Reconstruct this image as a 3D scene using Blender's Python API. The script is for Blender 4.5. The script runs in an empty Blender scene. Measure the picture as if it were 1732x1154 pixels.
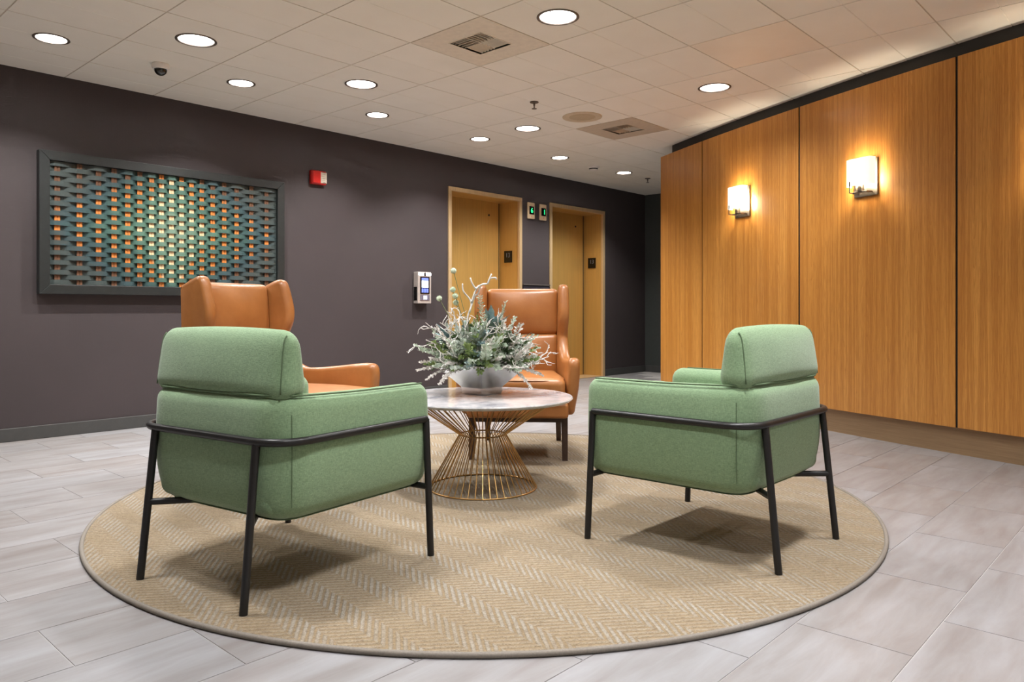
import bpy, bmesh, math, random
from mathutils import Vector, Matrix, noise as mnoise
PI = math.pi
scene = bpy.context.scene
C = scene.collection
random.seed(7)

# ------------------------------------------------------------------ camera, world, exposure
F_PX, CX, HY, CAM_H = 1269.0, 866.0, 523.5, 0.9
YAW = math.atan((2041.0 - CX) / F_PX)          # view direction measured from the wall axis
cam_d = bpy.data.cameras.new('camera'); cam = bpy.data.objects.new('camera', cam_d); C.objects.link(cam)
cam_d.sensor_width = 36.0; cam_d.lens = F_PX * 36.0 / 1732.0
cam_d.shift_y = -(577.0 - HY) / 1732.0
cam_d.clip_start = 0.05
cam.location = (0, 0, CAM_H); cam.rotation_euler = (PI / 2, 0, YAW - PI / 2)
scene.camera = cam
scene.view_settings.view_transform = 'Standard'; scene.view_settings.look = 'None'
scene.view_settings.gamma = 1.0; scene.view_settings.use_curve_mapping = False
scene.view_settings.exposure = 0.08
scene.cycles.caustics_reflective = False; scene.cycles.caustics_refractive = False; scene.cycles.adaptive_threshold = 0.05
w = bpy.data.worlds.new('world'); scene.world = w; w.use_nodes = True
w.node_tree.nodes['Background'].inputs[0].default_value = (0.80, 0.88, 1.0, 1)
w.node_tree.nodes['Background'].inputs[1].default_value = 0.2
SMALL_W, BIG_W, SCONCE_W = 33.0, 31.5, 28.0       # lamp powers, used by the lamp builders

# ------------------------------------------------------------------ helpers
HC = 2.552          # ceiling height
YW = 5.967          # left (elevator) wall
XF = 9.28           # far end wall
X0, Y0 = -1.92, -1.96   # walls behind the camera

def lin(c):
    def f(v):
        v /= 255.0
        return v / 12.92 if v <= 0.04045 else ((v + 0.055) / 1.055) ** 2.4
    return (f(c[0]), f(c[1]), f(c[2]), 1.0)

class MB:
    def __init__(s): s.v = []; s.f = []
    def add(s, vs, fs):
        o = len(s.v); s.v += [tuple(p) for p in vs]; s.f += [tuple(i + o for i in f) for f in fs]
        return s
    def box(s, x0, x1, y0, y1, z0, z1):
        return s.add([(x0,y0,z0),(x1,y0,z0),(x1,y1,z0),(x0,y1,z0),(x0,y0,z1),(x1,y0,z1),(x1,y1,z1),(x0,y1,z1)],
                     [(0,3,2,1),(4,5,6,7),(0,1,5,4),(1,2,6,5),(2,3,7,6),(3,0,4,7)])
    def tube(s, path, r, n=10, caps=True, closed=False):
        P = [Vector(p) for p in path]; N = len(P)
        rs = r if isinstance(r, (list, tuple)) else [r] * N
        vs = []; prev = None
        for i in range(N):
            if closed: t = P[(i + 1) % N] - P[i - 1]
            else: t = P[min(i + 1, N - 1)] - P[max(i - 1, 0)]
            t.normalize()
            if prev is None:
                a = Vector((0, 0, 1)) if abs(t.z) < 0.9 else Vector((1, 0, 0))
                u = t.cross(a).normalized()
            else:
                u = (prev - t * prev.dot(t)).normalized()
            prev = u; q = t.cross(u)
            for k in range(n):
                an = 2 * PI * k / n
                vs.append(P[i] + (u * math.cos(an) + q * math.sin(an)) * rs[i])
        fs = []
        for i in range(N if closed else N - 1):
            j = (i + 1) % N
            for k in range(n):
                l = (k + 1) % n
                fs.append((i*n+k, i*n+l, j*n+l, j*n+k))
        if caps and not closed:
            fs.append(tuple(range(n))[::-1]); fs.append(tuple((N-1)*n + k for k in range(n)))
        return s.add(vs, fs)
    def lathe(s, prof, n=32, c=(0,0,0)):
        vs = []; fs = []; M = len(prof)
        for k in range(n):
            a = 2 * PI * k / n
            for (r, z) in prof: vs.append((c[0]+r*math.cos(a), c[1]+r*math.sin(a), c[2]+z))
        for k in range(n):
            l = (k + 1) % n
            for i in range(M - 1):
                fs.append((k*M+i, l*M+i, l*M+i+1, k*M+i+1))
        return s.add(vs, fs)
    def disc(s, r, z, n=32, c=(0,0), up=True):
        vs = [(c[0]+r*math.cos(2*PI*k/n), c[1]+r*math.sin(2*PI*k/n), z) for k in range(n)]
        f = tuple(range(n)); return s.add(vs, [f if up else f[::-1]])
    def prism(s, pts, z0, z1):
        n = len(pts)
        vs = [(x,y,z0) for x,y in pts] + [(x,y,z1) for x,y in pts]
        return s.add(vs, [tuple(range(n))[::-1], tuple(range(n, 2*n))] + [(i,(i+1)%n,n+(i+1)%n,n+i) for i in range(n)])
    def xform(s, M):
        s.v = [tuple(M @ Vector(p)) for p in s.v]; return s
    def mesh(s, name, mat=None, smooth=False, merge=False, angle=None):
        me = bpy.data.meshes.new(name); me.from_pydata(s.v, [], s.f)
        bm = bmesh.new(); bm.from_mesh(me)
        if merge: bmesh.ops.remove_doubles(bm, verts=bm.verts, dist=1e-5)
        bmesh.ops.recalc_face_normals(bm, faces=bm.faces)
        if smooth:
            for f in bm.faces: f.smooth = True
            if angle is not None:
                for e in bm.edges:
                    if len(e.link_faces) == 2 and e.calc_face_angle(0) > angle: e.smooth = False
        bm.to_mesh(me); bm.free()
        if mat: me.materials.append(mat)
        return me
    def build(s, name, mat=None, parent=None, smooth=False, merge=False, angle=None, bevel=0, seg=2):
        o = bpy.data.objects.new(name, s.mesh(name, mat, smooth, merge, angle)); C.objects.link(o)
        if parent: o.parent = parent
        if bevel:
            m = o.modifiers.new('bevel', 'BEVEL'); m.width = bevel; m.segments = seg
            m.limit_method = 'ANGLE'; m.angle_limit = 0.6
        return o

def inst(name, me, parent=None, loc=(0,0,0), rot=(0,0,0)):
    o = bpy.data.objects.new(name, me); C.objects.link(o)
    if parent: o.parent = parent
    o.location = loc; o.rotation_euler = rot
    return o
def empty(name, loc=(0,0,0), rz=0.0, rot=None):
    o = bpy.data.objects.new(name, None); C.objects.link(o); o.location = loc
    o.rotation_euler = rot if rot else (0,0,rz); o.empty_display_size = 0.1
    return o
def tag(o, label, cat, group=None, kind=None):
    o['label'] = label; o['category'] = cat
    if group: o['group'] = group
    if kind: o['kind'] = kind
    return o
def struct(o, label, cat):
    o['kind'] = 'structure'; o['label'] = label; o['category'] = cat; return o
def copy_tree(o, parent=None):
    c = o.copy(); C.objects.link(c)
    if parent: c.parent = parent
    for ch in list(o.children): copy_tree(ch, c)
    return c
def catmull(pts, n=6, closed=False):
    P = [Vector(p) for p in pts]; out = []; N = len(P)
    rng = range(N) if closed else range(N - 1)
    for i in rng:
        p1, p2 = P[i], P[(i+1) % N]
        p0 = P[i-1] if (closed or i > 0) else p1 * 2 - p2
        p3 = P[(i+2) % N] if (closed or i + 2 < N) else p2 * 2 - p1
        for k in range(n):
            t = k / n
            out.append(0.5 * ((2*p1) + (p2-p0)*t + (2*p0-5*p1+4*p2-p3)*t*t + (3*p1-p0-3*p2+p3)*t**3))
    if not closed: out.append(P[-1])
    return out
def rounded_path(pts, r, n=6):
    """polyline with its inner corners rounded"""
    P = [Vector(p) for p in pts]; out = [P[0]]
    for i in range(1, len(P) - 1):
        a = (P[i-1] - P[i]); b = (P[i+1] - P[i]); rr = r[i-1] if isinstance(r, (list,tuple)) else r
        if rr <= 0: out.append(P[i]); continue
        d = rr; p, q = P[i] + a.normalized()*d, P[i] + b.normalized()*d
        for k in range(n + 1):
            t = k / n; out.append(p*(1-t)**2 + P[i]*2*t*(1-t) + q*t*t)
    out.append(P[-1]); return out
def sstep(a, b, x):
    t = min(1, max(0, (x - a) / (b - a))); return t*t*(3-2*t)
def rbox(hx, hy, hz, r, n=9, deform=None, c=(0,0,0)):
    """rounded box of half sizes hx, hy, hz"""
    mb = MB(); H = (hx, hy, hz)
    rs = r if isinstance(r, (tuple, list)) else (r, r, r)
    def axis(h, rr):
        e = [-h + rr*(1 - math.cos(PI/2*k/4)) for k in range(4)]
        m = [-h + rr + (2*h - 2*rr)*k/n for k in range(n + 1)]
        return e + m + [-q for q in e[::-1]]
    ax = [axis(H[i], rs[i]) for i in range(3)]
    def mp(p):
        inn = [max(-(H[i]-rs[i]), min(H[i]-rs[i], p[i])) for i in range(3)]
        dv = [(p[i]-inn[i])/rs[i] for i in range(3)]
        # blend of cube and sphere on the rim
        x, y, z = dv
        sx = x*math.sqrt(max(0, 1 - y*y/2 - z*z/2 + y*y*z*z/3)); sy = y*math.sqrt(max(0, 1 - x*x/2 - z*z/2 + x*x*z*z/3)); sz = z*math.sqrt(max(0, 1 - y*y/2 - x*x/2 + y*y*x*x/3))
        q = (inn[0]+sx*rs[0], inn[1]+sy*rs[1], inn[2]+sz*rs[2])
        if deform: q = deform(*q)
        return (q[0]+c[0], q[1]+c[1], q[2]+c[2])
    for d in range(3):
        u, v = (d+1) % 3, (d+2) % 3
        for sgn in (-1, 1):
            vs = []; fs = []; A, B = ax[u], ax[v]
            for a in A:
                for b in B:
                    p = [0,0,0]; p[d] = sgn*H[d]; p[u] = a; p[v] = b; vs.append(mp(p))
            nb = len(B)
            for i in range(len(A)-1):
                for j in range(nb-1):
                    f = (i*nb+j, (i+1)*nb+j, (i+1)*nb+j+1, i*nb+j+1); fs.append(f if sgn > 0 else f[::-1])
            mb.add(vs, fs)
    return mb

# ------------------------------------------------------------------ materials
class NT:
    def __init__(s, name):
        s.m = bpy.data.materials.new(name); s.m.use_nodes = True; s.t = s.m.node_tree
        s.b = s.t.nodes['Principled BSDF']; s.x = None
    def n(s, typ, **kw):
        o = s.t.nodes.new(typ)
        for k, v in kw.items():
            if k.startswith('i_'):
                key = k[2:]; key = int(key) if key.isdigit() else key.replace('_', ' ')
                if hasattr(v, 'is_output'): s.t.links.new(v, o.inputs[key])
                else: o.inputs[key].default_value = v
            else: setattr(o, k, v)
        return o
    def link(s, a, b): s.t.links.new(a, b)
    def coord(s, scale=(1,1,1), rot=(0,0,0), src='Object', rnd=False):
        tc = s.n('ShaderNodeTexCoord'); o = tc.outputs[src]
        if rnd:
            oi = s.n('ShaderNodeObjectInfo')
            mu = s.n('ShaderNodeMath', operation='MULTIPLY', i_0=oi.outputs['Random'], i_1=37.0)
            va = s.n('ShaderNodeVectorMath', operation='ADD', i_0=o, i_1=mu.outputs[0]); o = va.outputs[0]
        mp = s.n('ShaderNodeMapping', i_Vector=o); mp.inputs['Scale'].default_value = scale; mp.inputs['Rotation'].default_value = rot
        return mp.outputs[0]
    def noise(s, vec, scale, detail=4, rough=0.55, dist=0.0):
        return s.n('ShaderNodeTexNoise', i_Vector=vec, i_Scale=scale, i_Detail=detail, i_Roughness=rough, i_Distortion=dist).outputs[0]
    def ramp(s, fac, stops):
        r = s.n('ShaderNodeValToRGB', i_Fac=fac); e = r.color_ramp.elements
        while len(e) < len(stops): e.new(0.5)
        for k, (p, c) in enumerate(stops): e[k].position = p; e[k].color = c
        return r.outputs[0]
    def math(s, op, a, b=None, c=None):
        kw = {'i_0': a}
        if b is not None: kw['i_1'] = b
        if c is not None: kw['i_2'] = c
        return s.n('ShaderNodeMath', operation=op, **kw).outputs[0]
    def mix(s, fac, a, b, bt='MIX'):
        o = s.n('ShaderNodeMix', data_type='RGBA', blend_type=bt)
        for key, v in ((0, fac), (6, a), (7, b)):
            if hasattr(v, 'is_output'): s.t.links.new(v, o.inputs[key])
            else: o.inputs[key].default_value = v
        return o.outputs[2]
    def bump(s, h, strength=0.3, dist=0.01):
        b = s.n('ShaderNodeBump', i_Height=h, i_Strength=strength, i_Distance=dist)
        s.link(b.outputs[0], s.b.inputs['Normal'])
    def set(s, **kw):
        for k, v in kw.items():
            key = {'col':'Base Color','rough':'Roughness','metal':'Metallic','spec':'Specular IOR Level','coat':'Coat Weight','coatr':'Coat Roughness','sheen':'Sheen Weight','trans':'Transmission Weight','ior':'IOR','aniso':'Anisotropic','sss':'Subsurface Weight'}[k]
            if hasattr(v, 'is_output'): s.link(v, s.b.inputs[key])
            else: s.b.inputs[key].default_value = v
        return s.m

def plain(name, rgb, rough=0.5, metal=0.0, var=0.06, scale=25, bump=0.0, **kw):
    t = NT(name); v = t.coord(); n = t.noise(v, scale, 3)
    c = lin(rgb); hi = tuple(min(1, q*(1+var)) for q in c[:3]) + (1,); lo = tuple(q*(1-var) for q in c[:3]) + (1,)
    t.set(col=t.ramp(n, [(0.3, lo), (0.7, hi)]), rough=rough, metal=metal, **kw)
    if bump: t.bump(n, bump, 0.004)
    return t.m
def emit(name, rgb, strength):
    t = NT(name); v = t.coord(); n = t.noise(v, 8, 1)
    c = lin(rgb)
    t.link(t.ramp(n, [(0, c), (1, c)]), t.b.inputs['Emission Color']); t.b.inputs['Emission Strength'].default_value = strength
    t.m.cycles.emission_sampling = 'NONE'      # the lamp objects carry the light
    t.set(col=c, rough=0.5); return t.m

def m_wallcover():
    t = NT('woven_wallcovering'); v = t.coord()
    n = t.noise(v, 1.3, 3)
    w1 = t.n('ShaderNodeTexWave', i_Vector=t.coord(rot=(0, math.radians(28), 0)), i_Scale=46.0, i_Distortion=1.5, i_Detail=1.0, bands_direction='Z').outputs[0]
    w2 = t.n('ShaderNodeTexWave', i_Vector=v, i_Scale=60.0, i_Distortion=1.0, i_Detail=1.0, bands_direction='X').outputs[0]
    h = t.math('ADD', w1, t.math('MULTIPLY', w2, 0.5))
    c = t.ramp(n, [(0.3, lin((63, 56, 57))), (0.7, lin((68, 60, 61)))])
    c2 = t.mix(t.math('MULTIPLY', w1, 0.16), c, lin((50, 46, 49)))
    t.set(col=c2, rough=0.62, spec=0.35); t.bump(h, 0.16, 0.002); return t.m
def m_ceiling():
    t = NT('ceiling_tile'); v = t.coord(rnd=True)
    n = t.noise(v, 3, 4); f = t.noise(v, 420, 2)
    c = t.ramp(n, [(0.25, lin((238, 233, 222))), (0.75, lin((244, 239, 229)))])
    t.set(col=c, rough=0.62); t.bump(f, 0.12, 0.002); return t.m
def m_gloss_tile():
    t = NT('glossy_ceiling_tile'); v = t.coord(); n = t.noise(v, 3, 3)
    t.set(col=t.ramp(n, [(0.3, lin((236, 226, 212))), (0.7, lin((242, 233, 220)))]), rough=0.4, spec=0.5); t.bump(n, 0.04, 0.01); return t.m
def m_floor():
    t = NT('porcelain_floor_tile'); v = t.coord(rnd=True)
    oi = t.n('ShaderNodeObjectInfo').outputs['Random']
    vs = t.coord(scale=(1, 5.5, 1), rnd=True)
    n1 = t.noise(vs, 2.6, 5, 0.6, 0.4); n2 = t.noise(v, 5.5, 4, 0.5)
    c1 = t.ramp(n1, [(0.28, lin((111, 102, 98))), (0.5, lin((133, 130, 129))), (0.72, lin((151, 151, 154)))])
    c2 = t.ramp(oi, [(0.0, lin((132, 122, 117))), (1.0, lin((143, 143, 147)))])
    c = t.mix(0.34, c1, c2); c = t.mix(t.math('MULTIPLY', n2, 0.22), c, lin((157, 154, 154)))
    r = t.math('MULTIPLY_ADD', n2, 0.16, 0.30)
    t.set(col=c, rough=r, spec=0.42); t.bump(n2, 0.05, 0.002); return t.m
def m_wood():
    t = NT('oak_veneer'); v = t.coord(rnd=True)
    vg = t.coord(scale=(11, 11, 0.42), rnd=True)
    g = t.noise(vg, 1.6, 3, 0.5, 0.9)
    band = t.noise(t.coord(scale=(6.5, 6.5, 0.12), rnd=True), 1.3, 2, 0.5, 0.3)
    ring = t.math('FRACT', t.math('MULTIPLY', g, 13.0))
    pore = t.noise(t.coord(scale=(330, 330, 9), rnd=True), 1.0, 2, 0.7)
    c = t.ramp(band, [(0.28, lin((194, 132, 58))), (0.72, lin((212, 152, 75)))])
    c = t.mix(t.math('MULTIPLY', t.math('POWER', ring, 3.0), 0.42), c, lin((164, 102, 40)))
    fig = t.noise(t.coord(scale=(42, 42, 0.5), rnd=True), 1.0, 2, 0.6, 0.6)
    c = t.mix(t.math('MULTIPLY', t.ramp(fig, [(0.44, (0,0,0,1)), (0.60, (1,1,1,1))]), 0.5), c, lin((166, 104, 40)))
    pr = t.ramp(pore, [(0.46, (0,0,0,1)), (0.62, (1,1,1,1))])
    c = t.mix(t.math('MULTIPLY', pr, 0.34), c, lin((140, 84, 32)))
    t.set(col=c, rough=0.36, spec=0.4, coat=0.12, coatr=0.25); t.bump(pore, 0.06, 0.001); return t.m
def m_fabric(name, rgb, rgb2):
    t = NT(name); v = t.coord()
    wx = t.noise(t.coord(scale=(90, 90, 620)), 1.0, 2, 0.6); wy = t.noise(t.coord(scale=(620, 620, 90)), 1.0, 2, 0.6)
    h = t.math('ADD', wx, wy)
    n = t.noise(v, 4, 3)
    f = t.math('MULTIPLY_ADD', n, 0.25, t.math('MULTIPLY_ADD', h, 1.1, -0.72))
    c = t.ramp(f, [(0.0, lin(rgb)), (1.0, lin(rgb2))])
    t.set(col=c, rough=0.92, spec=0.15, sheen=0.25); t.bump(h, 0.35, 0.0015); return t.m
def m_leather():
    t = NT('tan_leather'); v = t.coord()
    n = t.noise(v, 5, 5, 0.6); f = t.n('ShaderNodeTexVoronoi', i_Vector=v, i_Scale=260.0).outputs[0]; wr = t.noise(v, 22, 4, 0.6, 1.0)
    c = t.ramp(n, [(0.25, lin((146, 90, 44))), (0.55, lin((164, 106, 56))), (0.8, lin((178, 120, 68)))])
    t.set(col=c, rough=t.math('MULTIPLY_ADD', n, 0.18, 0.26), spec=0.55)
    t.bump(t.math('MULTIPLY_ADD', wr, 1.2, t.math('MULTIPLY', f, 0.35)), 0.12, 0.004); return t.m
def m_rug():
    t = NT('herringbone_rug'); tc = t.n('ShaderNodeTexCoord').outputs['Object']
    sp = t.n('ShaderNodeSeparateXYZ', i_0=tc); u, vv = sp.outputs[0], sp.outputs[1]
    nz = t.noise(t.coord(), 60, 2); nz2 = t.noise(t.coord(), 2.2, 3); fi = t.noise(t.coord(), 120, 3, 0.85)
    uj = t.math('MULTIPLY_ADD', nz, 0.006, u); vj = t.math('MULTIPLY_ADD', fi, 0.012, vv)
    fr_ = t.math('MULTIPLY', t.math('FRACT', t.math('DIVIDE', uj, 0.158)), 0.158)
    side = t.math('LESS_THAN', fr_, 0.072)                       # narrow bands of steep strokes, wide bands of flat ones
    pa = t.math('DIVIDE', t.math('SUBTRACT', vj, t.math('MULTIPLY', fr_, 1.66)), 0.038)
    pb = t.math('DIVIDE', t.math('ADD', vj, t.math('MULTIPLY', fr_, 0.637)), 0.026)
    ph = t.n('ShaderNodeMix', data_type='FLOAT', i_0=side, i_2=pb, i_3=pa).outputs[0]
    st = t.math('SINE', t.math('MULTIPLY', ph, 2*PI))
    k = t.math('SMOOTH_MIN', t.math('MULTIPLY_ADD', st, 1.0, 0.58), 1.0, 0.2)
    k = t.n('ShaderNodeClamp', i_0=k).outputs[0]
    tan = t.mix(nz2, lin((144, 124, 95)), lin((154, 134, 104)))
    pale = t.mix(side, lin((164, 152, 133)), lin((168, 163, 153)))  # greyer steep strokes: light on the pile put into the colour
    vis = t.n('ShaderNodeClamp', i_0=t.math('MULTIPLY_ADD', t.noise(t.coord(), 3.2, 3, 0.6), 1.7, -0.15)).outputs[0]
    c = t.mix(t.math('MULTIPLY', k, vis), tan, pale)
    sk = t.ramp(fi, [(0.34, (0,0,0,1)), (0.6, (1,1,1,1))])
    c = t.mix(t.math('MULTIPLY', t.math('SUBTRACT', 1.0, sk), 0.75), c, lin((108, 92, 70)))
    t.set(col=c, rough=0.95, spec=0.1, sheen=0.15)
    t.bump(t.math('ADD', t.math('MULTIPLY', k, 0.6), t.math('MULTIPLY', fi, 1.2)), 0.9, 0.006); return t.m
def m_brass(name, rgb, rough, sc=(200, 200, 2), metal=1.0):
    t = NT(name); n = t.noise(t.coord(scale=sc, rnd=True), 1.0, 3, 0.6); n2 = t.noise(t.coord(), 2.5, 3)
    c = lin(rgb); a = tuple(q*0.86 for q in c[:3]) + (1,); b = tuple(min(1, q*1.08) for q in c[:3]) + (1,)
    t.set(col=t.ramp(n, [(0.3, a), (0.7, b)]), metal=metal, rough=t.math('MULTIPLY_ADD', n2, 0.12, rough)); t.bump(n, 0.05, 0.001); return t.m
def m_marble():
    t = NT('white_marble'); v = t.coord()
    n = t.noise(v, 3.0, 6, 0.65, 1.6); v2 = t.noise(v, 7.0, 4, 0.6, 2.5)
    c = t.ramp(n, [(0.36, lin((150, 151, 157))), (0.48, lin((190, 188, 189))), (0.62, lin((210, 207, 204)))])
    vein = t.ramp(v2, [(0.46, (0,0,0,1)), (0.5, (1,1,1,1)), (0.54, (0,0,0,1))])
    c = t.mix(t.math('MULTIPLY', vein, 0.25), c, lin((138, 139, 147)))
    t.set(col=c, rough=0.10, spec=0.5); return t.m
def m_pewter():
    t = NT('brushed_silver_metal'); v = t.coord()
    n = t.noise(v, 9, 5, 0.6, 0.6); f = t.noise(v, 70, 3)
    c = t.ramp(n, [(0.3, lin((218, 220, 222))), (0.7, lin((240, 240, 238)))])
    t.set(col=c, metal=0.85, rough=t.math('MULTIPLY_ADD', n, 0.20, 0.10)); t.bump(f, 0.12, 0.002); return t.m
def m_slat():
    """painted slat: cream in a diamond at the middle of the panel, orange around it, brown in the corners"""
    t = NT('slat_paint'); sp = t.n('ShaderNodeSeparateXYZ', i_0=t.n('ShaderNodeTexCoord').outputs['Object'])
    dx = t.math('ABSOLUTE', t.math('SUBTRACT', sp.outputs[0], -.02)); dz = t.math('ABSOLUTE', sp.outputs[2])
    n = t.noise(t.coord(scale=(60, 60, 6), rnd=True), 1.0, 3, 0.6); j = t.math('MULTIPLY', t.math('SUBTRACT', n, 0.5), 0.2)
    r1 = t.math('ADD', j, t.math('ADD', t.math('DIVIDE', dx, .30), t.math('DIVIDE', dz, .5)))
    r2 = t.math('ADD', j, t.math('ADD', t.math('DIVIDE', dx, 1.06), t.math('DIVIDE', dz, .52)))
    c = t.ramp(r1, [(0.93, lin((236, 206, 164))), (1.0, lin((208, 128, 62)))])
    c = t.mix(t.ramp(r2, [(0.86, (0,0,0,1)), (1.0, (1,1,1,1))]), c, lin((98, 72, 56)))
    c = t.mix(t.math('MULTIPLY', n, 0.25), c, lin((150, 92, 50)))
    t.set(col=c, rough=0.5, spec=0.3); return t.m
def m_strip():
    t = NT('strip_paint_lit_centre'); sp = t.n('ShaderNodeSeparateXYZ', i_0=t.n('ShaderNodeTexCoord').outputs['Object'])
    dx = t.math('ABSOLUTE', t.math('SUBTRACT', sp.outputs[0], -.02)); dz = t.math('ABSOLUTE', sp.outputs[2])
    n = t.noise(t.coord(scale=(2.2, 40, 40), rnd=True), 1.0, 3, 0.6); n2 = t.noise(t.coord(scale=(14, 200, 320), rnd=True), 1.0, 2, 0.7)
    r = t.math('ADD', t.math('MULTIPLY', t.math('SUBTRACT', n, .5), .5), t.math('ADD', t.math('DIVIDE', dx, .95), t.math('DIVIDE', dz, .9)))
    c = t.ramp(r, [(0.0, lin((124, 148, 130))), (0.3, lin((80, 116, 100))), (0.62, lin((50, 80, 78))), (0.85, lin((46, 68, 76))), (1.15, lin((58, 66, 67)))])  # teal gradient is its own; the pale centre includes a painted highlight
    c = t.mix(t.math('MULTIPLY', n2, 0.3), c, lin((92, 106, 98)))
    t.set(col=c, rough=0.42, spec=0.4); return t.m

M_GLOSST = m_gloss_tile(); M_WALL = m_wallcover(); M_CEIL = m_ceiling(); M_FLOOR = m_floor(); M_WOOD = m_wood()
M_GREEN = m_fabric('green_fabric', (97, 122, 90), (150, 176, 138)); M_PIPING = plain('green_piping', (88, 108, 78), 0.9)
M_LEATHER = m_leather(); M_RUG = m_rug(); M_MARBLE = m_marble(); M_PEWTER = m_pewter()
M_BLACK = plain('black_powder_coat', (34, 33, 33), 0.38, 0.3)
M_WALNUT = plain('dark_walnut', (62, 44, 36), 0.42, var=0.25, scale=40)
M_BRASSW = m_brass('brass_wire', (190, 152, 98), 0.26)
M_BRASSD = m_brass('brushed_bronze_door', (214, 170, 96), 0.36, (200, 200, 2), 0.45)
M_BRASSF = m_brass('polished_bronze_trim', (226, 194, 148), 0.28, (200, 200, 2), 0.45)
M_BINDING = plain('rug_binding', (124, 116, 106), 0.8, scale=200, var=0.12)
M_BASEB = plain('grey_vinyl_base', (66, 66, 65), 0.5)
M_KICK = m_brass('bronze_kick_plate', (158, 130, 98), 0.42, (4, 4, 120), 0.3)
M_BLACKWALL = plain('black_paint', (40, 40, 40), 0.6)
M_GAPSHADE = plain('gap_shade_black', (12, 12, 12), 0.7); M_FARWALL = plain('charcoal_teal_paint', (58, 62, 60), 0.6)
M_CREAM = plain('cream_paint', (222, 214, 204), 0.7)
M_GROUT = plain('grey_grout', (172, 168, 165), 0.8)
M_TBAR = plain('ceiling_grid_metal', (206, 194, 176), 0.5)
M_PLENUM = plain('plenum_dark', (70, 64, 58), 0.9)
M_WHITEP = plain('white_plastic', (238, 232, 226), 0.45)
M_TRIMR = plain('lamp_trim', (112, 102, 94), 0.35, 0.5)
M_REFL = plain('lamp_reflector', (240, 240, 238), 0.15, 0.6)
M_LENS_S = emit('lamp_lens_warm', (255, 244, 226), 14.0); M_LENS_B = emit('lamp_lens_cool', (236, 242, 255), 1.6)
M_FRAME = plain('charcoal_frame', (31, 35, 35), 0.42, var=0.15, scale=30)
M_DARKB = plain('dark_backing', (24, 24, 24), 0.8)
M_RED = plain('red_plastic', (190, 30, 26), 0.3)
M_NICKEL = m_brass('satin_nickel', (128, 120, 110), 0.30, (3, 3, 160))
M_GLASSBK = plain('black_glass', (8, 9, 10), 0.08)
M_BEIGE = plain('beige_plate', (232, 206, 170), 0.4, 0.0)
M_GREENLED = emit('green_led', (40, 220, 130), 2.2)
M_SCREEN = emit('screen_white', (206, 218, 255), 2.2); M_SCREENB = emit('screen_blue', (96, 112, 200), 1.2)
M_LEDW = emit('white_led', (240, 240, 255), 6.0)
M_SIGNTXT = plain('sign_grey', (120, 116, 118), 0.5)
def m_shade():
    t = NT('frosted_glass_shade'); v = t.coord(); n = t.noise(v, 12, 2)
    t.link(t.ramp(n, [(0.3, lin((255, 242, 220))), (0.7, lin((255, 246, 228)))]), t.b.inputs['Emission Color'])
    t.b.inputs['Emission Strength'].default_value = 0.9; t.m.cycles.emission_sampling = 'NONE'
    t.set(col=lin((250, 244, 232)), rough=0.4); return t.m
M_SHADE = m_shade()
M_BULB = emit('bulb_glow', (255, 240, 214), SCONCE_W*11.0); M_BULB.cycles.emission_sampling = 'FRONT'

# ------------------------------------------------------------------ curved wood wall geometry
AC = Vector((23.949, -5.972)); R_PANEL = 20.0; R_BACK = 19.95
fwd = Vector((math.cos(YAW), math.sin(YAW))); rgt = Vector((math.sin(YAW), -math.cos(YAW)))
def arc_at_px(px, R):
    d = (fwd + rgt * ((px - CX) / F_PX)).normalized()
    b = d.dot(AC); q = b*b - AC.length_squared + R*R
    p = d * (b - math.sqrt(q)); v = p - AC
    return math.atan2(v.y, v.x) % (2*PI)
def arc_pt(th, R): return (AC.x + R*math.cos(th), AC.y + R*math.sin(th))
def arc_slab(th0, th1, Rf, Rb, z0, z1, n):
    """curved slab between two radii (Rf = room side, the larger one)"""
    mb = MB(); vs = []; fs = []
    for i in range(n + 1):
        th = th0 + (th1 - th0) * i / n
        f, b = arc_pt(th, Rf), arc_pt(th, Rb)
        vs += [(f[0], f[1], z0), (f[0], f[1], z1), (b[0], b[1], z1), (b[0], b[1], z0)]
    for i in range(n):
        for k in range(4):
            l = (k + 1) % 4; fs.append((i*4+k, i*4+l, (i+1)*4+l, (i+1)*4+k))
    fs += [(0,1,2,3), (n*4+3, n*4+2, n*4+1, n*4)]
    return mb.add(vs, fs)
TH_END = arc_at_px(1117.5, R_PANEL); TH_A = arc_at_px(1187.5, R_PANEL); TH_B = arc_at_px(1351.5, R_PANEL); TH_C = arc_at_px(1617.5, R_PANEL)
TH_BACK0 = arc_at_px(1137, R_BACK)
PW = TH_C - TH_B
th_last = math.pi + math.asin((-Y0 + AC.y) / R_BACK) if False else math.atan2(Y0 - AC.y, -math.sqrt(R_BACK**2 - (Y0 - AC.y)**2)) % (2*PI)

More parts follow.
